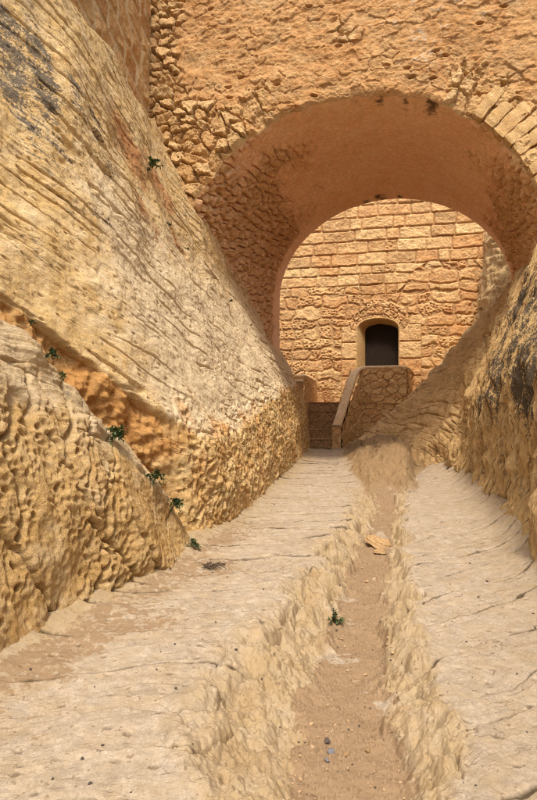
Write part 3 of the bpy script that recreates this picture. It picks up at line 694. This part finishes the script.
MB().grid(np.concatenate([pt, np.full(g1_.shape + (1,), 9.93)], -1), flip=True, mortar=0., tint=.4).build('wall_top', M['side'], aw)

# ------------------------------------------------------------------ far wall with the doorway
AW = 22.0
DB0, DB1, DZ0, DZS, DZT = -1.62, -.05, 1.75, 4.28, 4.74
DC = (DB0 + DB1) / 2; DH = (DB1 - DB0) / 2
def door_top(b, ex=0.):
    x = np.clip((b - DC) / (DH + ex), -1, 1); return DZS + (DZT - DZS + ex * .9) * np.sqrt(np.maximum(1 - x * x, 0)) ** .8
gb, gz_ = np.meshgrid(np.linspace(-6.5, 6.5, 800), np.linspace(-.3, 11.5, 760), indexing='ij')
h1, i1, d1 = courses(gb, gz_, (.34, .52), (.4, 1.25), 51, .03, .03)
h2, i2, d2 = courses(gb, gz_, (.26, .50), (.3, 1.1), 52, .15, .05)
up = ss(5.9, 6.5, gz_ - .12 * gb + .7 * fbm(gb * .5, gz_ * .5, 2, seed=451))
hh = np.where(up > .5, h1, h2); idr = np.where(up > .5, i1, i2)
# larger dressed quoins beside the door and an arch of small pitted stones over it
quo = (((gb > DB0 - .62) & (gb < DB0 + .02)) | ((gb > DB1 - .02) & (gb < DB1 + .85))) & (gz_ > 1.2) & (gz_ < 4.5)
qr = np.floor((gz_ - 1.2) / .66); qd = np.minimum(np.minimum((gz_ - 1.2) % .66, .66 - (gz_ - 1.2) % .66), np.minimum(np.abs(gb - (DB0 - .62)), np.abs(gb - (DB1 + .85))))
hh = np.where(quo, ss(.012, .05, qd), hh); idr = np.where(quo, .3 + .4 * ((qr * .37) % 1), idr)
rr = np.hypot((gb - DC) / (DH + .0), np.maximum(gz_ - 3.6, 0) / 1.14)
th_ = np.arctan2(gz_ - 3.2, gb - DC)
arc_m = (gz_ > 4.3) & (rr > 1.0) & (rr < 1.62) & (np.abs(gb - DC) < 1.35)
a1, a2, aid = worley(th_ * 6.5, rr * 4.5, 452, .6)
hh = np.where(arc_m, ss(.02, .15, a2 - a1) * .9, hh); idr = np.where(arc_m, aid, idr)
# honeycomb weathering on the softer stones
wbw = .3 * fbm(gb * 4, gz_ * 4, 2, seed=453)
c1, c2, cid = worley(gb * 8.5 + wbw, gz_ * 10 + wbw, 454)
weath = np.where(quo, .12, np.where(arc_m, .8, ss(.72, .92, idr + .25 * fbm(gb * .8, gz_ * .8, 3, seed=455) + .25 * (1 - up) - .18 * up)))
D = .075 * hh * (.55 + .6 * ((idr * 7.3) % 1)) - .07 * weath * hh * (1 - ss(0, .5, c1)) * (.3 + cid) + .03 * hh * fbm(gb * 3.5, gz_ * 3.5, 4, seed=456) + .010 * fbm(gb * 12, gz_ * 12, 3, seed=457)
D = D + .05 * fbm(gb * .5, gz_ * .5, 2, seed=458)
inside = (gb > DB0 - .01) & (gb < DB1 + .01) & (gz_ > DZ0 - .3) & (gz_ < door_top(gb, .01))
Pw = W(AW - D, gb, gz_)
fw = thing('stone_wall', W(AW, -.8, 0), 'tall sunlit wall of weathered honey coloured stone blocks behind the arch', 'wall')
MB().grid(Pw, keep=~inside, mortar=.9 * (1 - hh) - .15, orange=.55 * (1 - ss(2.5, 6.5, gz_)) * ss(0, 3, gb + .5) - .1 + .1 * fbm(gb * .6, gz_ * .6, 2, seed=459), tint=(idr * 5.7) % 1).build('masonry', M['wall'], fw)  # orange: warm glow painted into the stone colour, strongest at lower right
# reveal: stone lining of the doorway with a small rounded front edge
n = 120; bt = np.linspace(DB0, DB1, n)
pb = np.concatenate([np.full(40, DB0), bt, np.full(40, DB1)]); pz = np.concatenate([np.linspace(DZ0 - .3, DZS, 40, endpoint=False), door_top(bt), np.linspace(DZS, DZ0 - .3, 41)[1:]])
nbx = np.concatenate([np.full(40, -1.), (bt - DC) / DH, np.full(40, 1.)]); nzx = np.concatenate([np.zeros(40), np.sqrt(np.maximum(1 - ((bt - DC) / DH) ** 2, 0)) , np.zeros(40)])
sec = [(.11, -.09), (.055, -.10), (.02, -.085), (0, -.04), (0, .1), (0, .3), (0, .5), (0, .75)]
lf_ = np.concatenate([np.full(40, .27), lerp(.27, .03, np.linspace(0, 1, n)), np.full(40, .03)]); tp_ = np.concatenate([np.zeros(40), .13 * np.sqrt(np.maximum(1 - ((bt - DC) / DH) ** 2, 0)), np.zeros(40)])
R_ = np.stack([W(AW + da + .006 * fbm(pb * 6 + da * 5, pz * 6, 3, seed=461), pb + nbx * o_ - np.sign(nbx) * np.minimum(np.abs(nbx) * 3, 1) * lf_ * k_, pz + nzx * o_ - tp_ * k_)
               for (o_, da, k_) in [(.07, -.02, 0), (.045, -.05, 0), (.015, -.05, 0), (0, -.025, .03), (0, .05, .2), (0, .2, .5), (0, .45, 1), (0, .75, 1)]], 1)
door = thing('doorway', W(AW, DC, DZ0), 'dark arched doorway with a dressed stone frame above the stair landing', 'door')
MB().grid(R_, flip=False).build('stone_frame', M['surround'], door)
mb = MB()
for k in range(6):
    b0 = DB0 - .05 + k * .279
    block(W(AW + .62, b0 + .1395, (DZ0 + 4.9) / 2 - .1), eb3, np.array([0, 0, 1.]), ea3, .146, 1.62, .03 + .003 * (k % 2), mb, 800 + k, 8, .002, .01)
mb.build('plank_leaf', M['door'], door)

# ------------------------------------------------------------------ staircase to the door
st = thing('staircase', W(19.2, -2.4, 0), 'short stone staircase with plastered parapets climbing to the dark doorway', 'staircase')
def panel(p0, p1, ztop0, ztop1, z0, nu, nv, seed, mb, sc=(2.6, 3.0), amp=.07, out=1, attrs=True):
    """rubble panel between plan points p0, p1 (along, right); the top may slope"""
    g, h = np.meshgrid(np.linspace(0, 1, nu), np.linspace(0, 1, nv), indexing='ij')
    L_ = math.hypot(p1[0] - p0[0], p1[1] - p0[1]); zt = lerp(ztop0, ztop1, g); z = z0 + (zt - z0) * h
    a = lerp(p0[0], p1[0], g); b = lerp(p0[1], p1[1], g); u = g * L_
    wb = .25 * fbm(u * 3, z * 3, 2, seed=seed)
    wb = wb + .12 * fbm(u * 8, z * 8, 3, .6, seed=seed + 2)
    sh, e, sid = stones(u * sc[0] * 1.15 + wb * .7, z * sc[1] * 1.25 + wb * .7, seed, .9, .1, .35)
    d = amp * sh + .02 * fbm(u * 5, z * 5, 4, seed=seed + 1)
    na = (p1[1] - p0[1]) / L_ * -out; nb = (p1[0] - p0[0]) / L_ * out
    mb.grid(W(a + na * d, b + nb * d, z), flip=(out < 0), mortar=.7 * (1 - ss(.02, .12, e)) - .1, tint=sid)
    return mb
mb = MB()
panel((20.3, -1.42), (20.3, .22), 2.72, 2.72, -.2, 170, 260, 471, mb)
panel((20.3, .22), (22.0, .45), 2.72, 2.55, -.2, 90, 150, 472, mb)
panel((18.25, -1.90), (20.3, -1.32), .72, 2.72, -.2, 170, 220, 473, mb, out=-1) if False else panel((20.3, -1.36), (18.25, -1.86), 2.7, .72, -.2, 170, 220, 473, mb, out=-1)
panel((18.25, -2.16), (18.25, -1.86), .72, .72, -.2, 50, 70, 474, mb, amp=.04)
panel((18.25, -2.16), (20.3, -1.72), .72, 2.7, -.2, 90, 120, 475, mb, out=-1, amp=.03)
mb.build('rubble_parapet', M['stair'], st)
def sweep(path, sect, mb, seed=0, amp=.012):
    """rounded section (right, up) swept along a polyline of world points"""
    p = np.array(path, float); n_ = 26
    seg = np.linalg.norm(np.diff(p, axis=0), axis=-1); s = np.concatenate([[0], np.cumsum(seg)])
    tt = np.linspace(0, s[-1], max(int(s[-1] / .05), 12)); q = np.stack([np.interp(tt, s, p[:, i]) for i in range(3)], -1)
    q = smooth_axis(q, 4, 0, 2); q[0] = p[0]; q[-1] = p[-1]
    tg_ = np.gradient(q, axis=0); tg_ /= np.linalg.norm(tg_, axis=-1, keepdims=True)
    r = np.cross(tg_, [0, 0, 1.]); r /= np.linalg.norm(r, axis=-1, keepdims=True); u = np.cross(r, tg_)
    sc_ = np.array(sect, float)
    Pq = q[:, None] + r[:, None] * sc_[None, :, 0:1] + u[:, None] * sc_[None, :, 1:2]
    nz = amp * fbm(Pq[..., 0] * 4 + Pq[..., 2] * 3, Pq[..., 1] * 4, 3, seed=480 + seed)
    Pq = Pq + u[:, None] * nz[..., None] + r[:, None] * nz[..., None] * .5
    cap0 = np.stack([Pq[0], np.repeat(Pq[0].mean(0)[None], len(sc_), 0)], 0); cap1 = np.stack([np.repeat(Pq[-1].mean(0)[None], len(sc_), 0), Pq[-1]], 0)
    mb.grid(Pq, flip=True); mb.grid(cap0, flip=False); mb.grid(cap1, flip=False)
    return mb
thc = np.linspace(0, 2 * np.pi, 25)
def rsec(w, h): return [(w * np.sign(math.cos(t_)) * abs(math.cos(t_)) ** .6, h * np.sign(math.sin(t_)) * abs(math.sin(t_)) ** .6) for t_ in thc]
mb = sweep([W(22., .38, 2.62), W(20.5, .14, 2.74), W(20.42, .0, 2.76), W(20.42, -1.1, 2.76), W(20.38, -1.35, 2.76), W(20.15, -1.58, 2.62), W(18.2, -2.0, .74)], rsec(.155, .07), MB(), 1)
mb.build('parapet_coping', M['coping'], st)
mb = MB()
panel((18.9, -3.2), (22., -3.2), 2.42, 2.3, -.2, 110, 130, 476, mb, amp=.02, out=1)
panel((18.9, -3.55), (18.9, -3.2), 2.42, 2.42, -.2, 30, 130, 477, mb, amp=.02)
mb.build('plastered_side_wall', M['stair'], st)
mb = sweep([W(22., -3.36, 2.32), W(19.3, -3.36, 2.44), W(19.0, -3.36, 2.42), W(18.86, -3.36, 2.2)], rsec(.16, .06), MB(), 2)
mb.build('side_wall_coping', M['coping'], st)
nst = 5; z0 = .02; rise = .30
for k in range(nst):
    a0 = 18.35 + k * .38; zt = z0 + rise * (k + 1)
    bl_ = -3.2; br_ = lerp(-2.12, -1.7, (a0 - 18.2) / 2.1)
    g, h = np.meshgrid(np.linspace(0, 1, 90), np.linspace(0, 1, 26), indexing='ij')
    b = lerp(bl_, br_, g)
    e1, e2, eid = worley(b * 8.5 + .2 * fbm(b * 6, h * 2, 2, seed=490 + k), h * 1.1 + k * 7, 491); rl = ss(.03, .3, e2 - e1)
    front = W(a0 - .05 * rl * (.4 + eid) * (1 - ss(.8, .86, h)) - .05 * ss(.84, .9, h), b, zt - rise + (rise - .004) * h)
    mb = MB().grid(front)
    g, h = np.meshgrid(np.linspace(0, 1, 60), np.linspace(0, 1, 14), indexing='ij'); b = lerp(bl_, br_, g)
    mb.grid(W(a0 - .055 + .47 * h, b, zt - .004 + .012 * fbm(b * 4, h * 2 + k, 3, seed=492)))
    mb.build('stair_step', M['riser'], st)
g, h = np.meshgrid(np.linspace(-3.2, .3, 70), np.linspace(20.2, 22.05, 40), indexing='ij')
MB().grid(W(h, g, 1.5 + .01 * fbm(g * 3, h * 3, 3, seed=493)), tint=.4, mortar=0.).build('landing', M['stair'], st)

# ------------------------------------------------------------------ loose stones
def stone_mesh(name, mat, seed, flat=.6, n=14, amp=.28):
    th, ph = np.meshgrid(np.linspace(0, 2 * np.pi, 2 * n + 1), np.linspace(0, np.pi, n + 1), indexing='ij')
    d = np.stack([np.cos(th) * np.sin(ph), np.sin(th) * np.sin(ph), np.cos(ph)], -1)
    rs = np.random.RandomState(seed)
    r = np.ones(th.shape)
    for _ in range(14):                                   # facets: cut by random planes
        v = rs.randn(3); v /= np.linalg.norm(v); c = rs.uniform(.5, .92)
        dd = d @ v; r = np.where(dd > 1e-3, np.minimum(r, c / np.maximum(dd, 1e-3)), r)
    r = r + .05 * np.sin(d @ rs.randn(3) * 5)
    P_ = d * r[..., None] * np.array([1, .78, flat])
    mb = MB().grid(P_, flip=True)
    o = mb.build(name, mat)
    me = o.data; me.use_fake_user = False; bpy.data.objects.remove(o); return me
def put_stone(name, me, loc, size, rz, label, cat, group=None, tilt=(0, 0)):
    o = bpy.data.objects.new(name, me); COL.objects.link(o); o.location = loc; o.scale = (size,) * 3
    o.rotation_euler = (tilt[0], tilt[1], rz); tag(o, label, cat, group); return o
def keep(name, mat, seed, **k):
    me = stone_mesh(name, mat, seed, **k); me.name = name; return me
ms_tan = [keep('tan_pebble', M['peb_tan'], s) for s in (1, 2, 3)]
ms_dark = [keep('dark_pebble', M['peb_dark'], s) for s in (4, 5)]
me_or = keep('orange_stone', M['peb_orange'], 10, flat=.42, n=30); me_bl = keep('bluegrey_pebble', M['peb_blue'], 8); me_y = keep('ochre_pebble', M['peb_orange'], 12)
p = ground_at(380, 546); put_stone('fallen_stone', me_or, p + np.array([0, 0, .035]), .19, -.5, 'orange brown fallen stone lying across the far end of the gutter', 'stone', tilt=(.1, .2))
p = ground_at(376, 553); put_stone('fallen_stone', me_or, p + np.array([.05, 0, .02]), .09, .4, 'small flat ochre stone just in front of the orange fallen stone', 'stone')
p = ground_at(331, 752); put_stone('pebble', me_bl, p + np.array([0, 0, .012]), .026, .6, 'smooth blue grey pebble in the gutter sand', 'pebble')
p = ground_at(327, 742); put_stone('pebble', ms_dark[0], p + np.array([0, 0, .01]), .022, .2, 'dark pebble right behind the blue grey one', 'pebble')
p = ground_at(347, 756); put_stone('pebble', me_y, p + np.array([0, 0, .012]), .024, 1.2, 'ochre pebble to the right of the blue grey one', 'pebble')
p = ground_at(327, 762); put_stone('pebble', me_bl, p + np.array([0, 0, .008]), .018, 2.2, 'small pale grey pebble just in front of the blue grey one', 'pebble')
p = ground_at(368, 752); put_stone('pebble', me_y, p + np.array([0, 0, .01]), .02, .2, 'second ochre pebble, nearest the right side of the gutter', 'pebble')
rs = np.random.RandomState(3)
for k in range(150):
    py = 560 + 240 * rs.rand() ** .8
    f = (py - 560) / 240; pxa, pxb = lerp(345, 275, f), lerp(388, 405, f)
    px = rs.uniform(pxa, pxb); p = ground_at(px, py); dark = rs.rand() < .3
    sz = rs.uniform(.004, .0035 + .010 * rs.rand() ** 2 + .002) * (1 + .25 * (p[1] - 2)) * (.8 if dark else 1)
    put_stone('pebble', random.choice(ms_dark if dark else ms_tan), p + np.array([0, 0, sz * .3]), sz, rs.rand() * 6,
              'tiny dark stone chip scattered on the gutter sand' if dark else 'tiny tan stone chip scattered on the gutter sand', 'pebble', 'dark chips in the gutter' if dark else 'tan chips in the gutter', (rs.rand() * .6, rs.rand() * .6))
for k in range(40):
    px, py = (rs.uniform(20, 300), rs.uniform(560, 795)) if k < 22 else (rs.uniform(430, 537), rs.uniform(540, 790))
    p = ground_at(px, py)
    if not (lx[np.searchsorted(Y_G, p[1])] + .1 < p[0] < rx[np.searchsorted(Y_G, p[1])] - .1): continue
    sz = rs.uniform(.004, .010) * (1 + .2 * (p[1] - 2))
    side_ = 'left' if k < 22 else 'right'
    put_stone('pebble', random.choice(ms_dark), p + np.array([0, 0, sz * .3]), sz, rs.rand() * 6,
              'tiny dark chip lying on the %s slab of the path' % side_, 'pebble', 'dark chips on the %s slab' % side_, (rs.rand(), rs.rand()))

# ------------------------------------------------------------------ small plants
def leaf(mb, p, d, ln, wd):
    d = d / np.linalg.norm(d); s = np.cross(d, [0.1, .2, 1]); s /= np.linalg.norm(s); n_ = np.cross(s, d)
    t_ = np.array([0, .35, .7, 1.]); wv = np.array([.25, 1, .75, .04])
    q3 = np.stack([p + d * (ln * x) - n_ * (.25 * ln * x * x) for x in t_])
    P_ = np.stack([q3 - s * (wd * wv)[:, None] + n_ * (wd * .3), q3, q3 + s * (wd * wv)[:, None] + n_ * (wd * .3)], 1)
    mb.grid(P_)
def plant(p, size, n, label, droop=.3, mat='leaf', seed=0, towards=(0.3, -.6, .6)):
    n = int(n * 2.2)
    rs = np.random.RandomState(900 + seed)
    t_ = thing('crevice_plant', p, label, 'plant')
    lf = MB(); sm = MB()
    for k in range(max(5, n // 12)):
        d = np.array(towards) + rs.randn(3) * .55; d /= np.linalg.norm(d); ln = size * rs.uniform(.5, 1.)
        tt = np.linspace(0, 1, 6); ax = p + d * ln * tt[:, None] + np.array([0, 0, -droop * size])[None] * (tt ** 2)[:, None]
        an = np.linspace(0, 2 * np.pi, 6); r_ = size * .012
        sm.grid(np.stack([ax + np.array([math.cos(x), math.sin(x), 0]) * r_ for x in an], 1))
        for _ in range(12):
            f = rs.uniform(.2, 1); pos = p + d * ln * f + np.array([0, 0, -droop * size * f * f])
            leaf(lf, pos, d * .6 + rs.randn(3), size * rs.uniform(.14, .30), size * rs.uniform(.05, .10))
    sm.build('stem', M['twig'], t_); lf.build('leaves', M[mat], t_, smooth=False)
    return t_
def visible_at(px, py):
    best = None
    for S_ in (BP, LP, RP):
        i, j = surf_at(S_, px, py); p = S_[i, j]
        x = 268.5 + F * p[0] / p[1]; y = 400 - F * (p[2] - CH) / p[1]
        if abs(x - px) + abs(y - py) < 8 and (best is None or p[1] < best[1]): best = p
    return best if best is not None else LP[surf_at(LP, px, py)]
PLANTS = [(52, 355, .12, 90, 'dark green tuft at the top of the boulder crevice'), (64, 377, .08, 50, 'tiny green sprig below the topmost crevice tuft'),
          (116, 433, .15, 110, 'leafy green plant halfway down the boulder crevice'), (152, 474, .13, 100, 'dark green plant in the lower crevice above the hollow'),
          (177, 506, .13, 110, 'bushy green plant inside the orange hollow of the crevice'), (192, 541, .10, 90, 'lowest green plant at the foot of the crevice'),
          (153, 170, .20, 70, 'small shrub growing on the reddish upper slope of the left cliff'), (32, 325, .07, 40, 'very small green sprig near the left edge of the photo'),
          (170, 228, .10, 30, 'small olive tuft just below the shrub on the reddish rock'), (188, 250, .09, 25, 'sparse olive tuft between the reddish rock and the arch foot'),
          (232, 303, .12, 30, 'olive tuft on the slope edge under the rubble side of the vault'), (252, 326, .09, 25, 'lowest olive tuft on the slope edge beside the vault jamb')]
for k, (px, py, s, n, lab) in enumerate(PLANTS):
    p = np.array(visible_at(px, py), float); c = p - np.array([0, 0, CH]); p = p * 1.0
    p = p + np.array([.05, -.06, .02]); plant(p, s, n, lab, seed=k)
p = ground_at(333, 624); plant(p + np.array([0, 0, .0]), .12, 50, 'small green weed sprouting from the left bank of the gutter', droop=.1, seed=20, towards=(.2, -.2, .7))
# heap of dry twigs at the foot of the boulder
p = ground_at(213, 568); tw = thing('twig_heap', p, 'flat heap of dark dry twigs on the path at the foot of the crevice', 'twigs'); mb = MB(); rs = np.random.RandomState(77)
for k in range(60):
    c = p + np.array([rs.randn() * .05, rs.randn() * .04, .01 + abs(rs.randn()) * .015]); a = rs.rand() * 6.28; l_ = rs.uniform(.015, .05)
    d = np.array([math.cos(a), math.sin(a), rs.randn() * .2]); s_ = np.array([-d[1], d[0], 0]); an = np.linspace(0, 2 * np.pi, 5)
    tt = np.array([-1, 0, 1.]); ax = c + d * l_ * tt[:, None] + s_ * .01 * rs.randn() * (tt ** 2)[:, None]
    mb.grid(np.stack([ax + (s_ * math.cos(x) + np.array([0, 0, math.sin(x)])) * .0035 for x in an], 1))
mb.build('twigs', M['twig'], tw)

# ------------------------------------------------------------------ light, sky, camera
EL, AZ = math.radians(57), math.radians(184)     # sun elevation; azimuth measured from +Y towards +X
sd = np.array([math.sin(AZ) * math.cos(EL), math.cos(AZ) * math.cos(EL), math.sin(EL)])
sun = bpy.data.lights.new('sun', 'SUN'); sun.energy = 1.5; sun.angle = math.radians(10); sun.color = (1, .88, .70)
so = bpy.data.objects.new('sun', sun); COL.objects.link(so)
from mathutils import Vector
so.rotation_euler = Vector(sd).to_track_quat('Z', 'Y').to_euler(); so.location = (0, -5, 20)
w = bpy.data.worlds.new('World'); scene.world = w; w.use_nodes = True
N = w.node_tree.nodes; L = w.node_tree.links; bg = N['Background']
sky = N.new('ShaderNodeTexSky'); sky.sky_type = 'NISHITA'; sky.sun_disc = False; sky.sun_elevation = EL; sky.sun_rotation = AZ
sky.air_density = 1.0; sky.dust_density = 4.0; sky.ozone_density = .6
hs = N.new('ShaderNodeHueSaturation'); hs.inputs['Saturation'].default_value = .2
L.new(sky.outputs['Color'], hs.inputs['Color']); L.new(hs.outputs['Color'], bg.inputs['Color']); bg.inputs['Strength'].default_value = .11
cam = bpy.data.cameras.new('camera'); co = bpy.data.objects.new('camera', cam); COL.objects.link(co)
cam.sensor_fit = 'VERTICAL'; cam.sensor_height = 36; cam.lens = 560 / 800 * 36; cam.clip_end = 300; cam.clip_start = .05
co.location = (0, 0, CH); co.rotation_euler = (math.radians(90), 0, 0); scene.camera = co
scene.render.resolution_x = 687; scene.render.resolution_y = 1024
vs = scene.view_settings; vs.view_transform = 'Standard'; vs.look = 'None'; vs.gamma = 1; vs.use_curve_mapping = False; vs.exposure = 1.18
scene.render.engine = 'CYCLES'
scene.cycles.max_bounces = 10; scene.cycles.diffuse_bounces = 8; scene.cycles.use_denoising = True; scene.cycles.denoising_prefilter = 'NONE'; scene.cycles.filter_width = 1.1
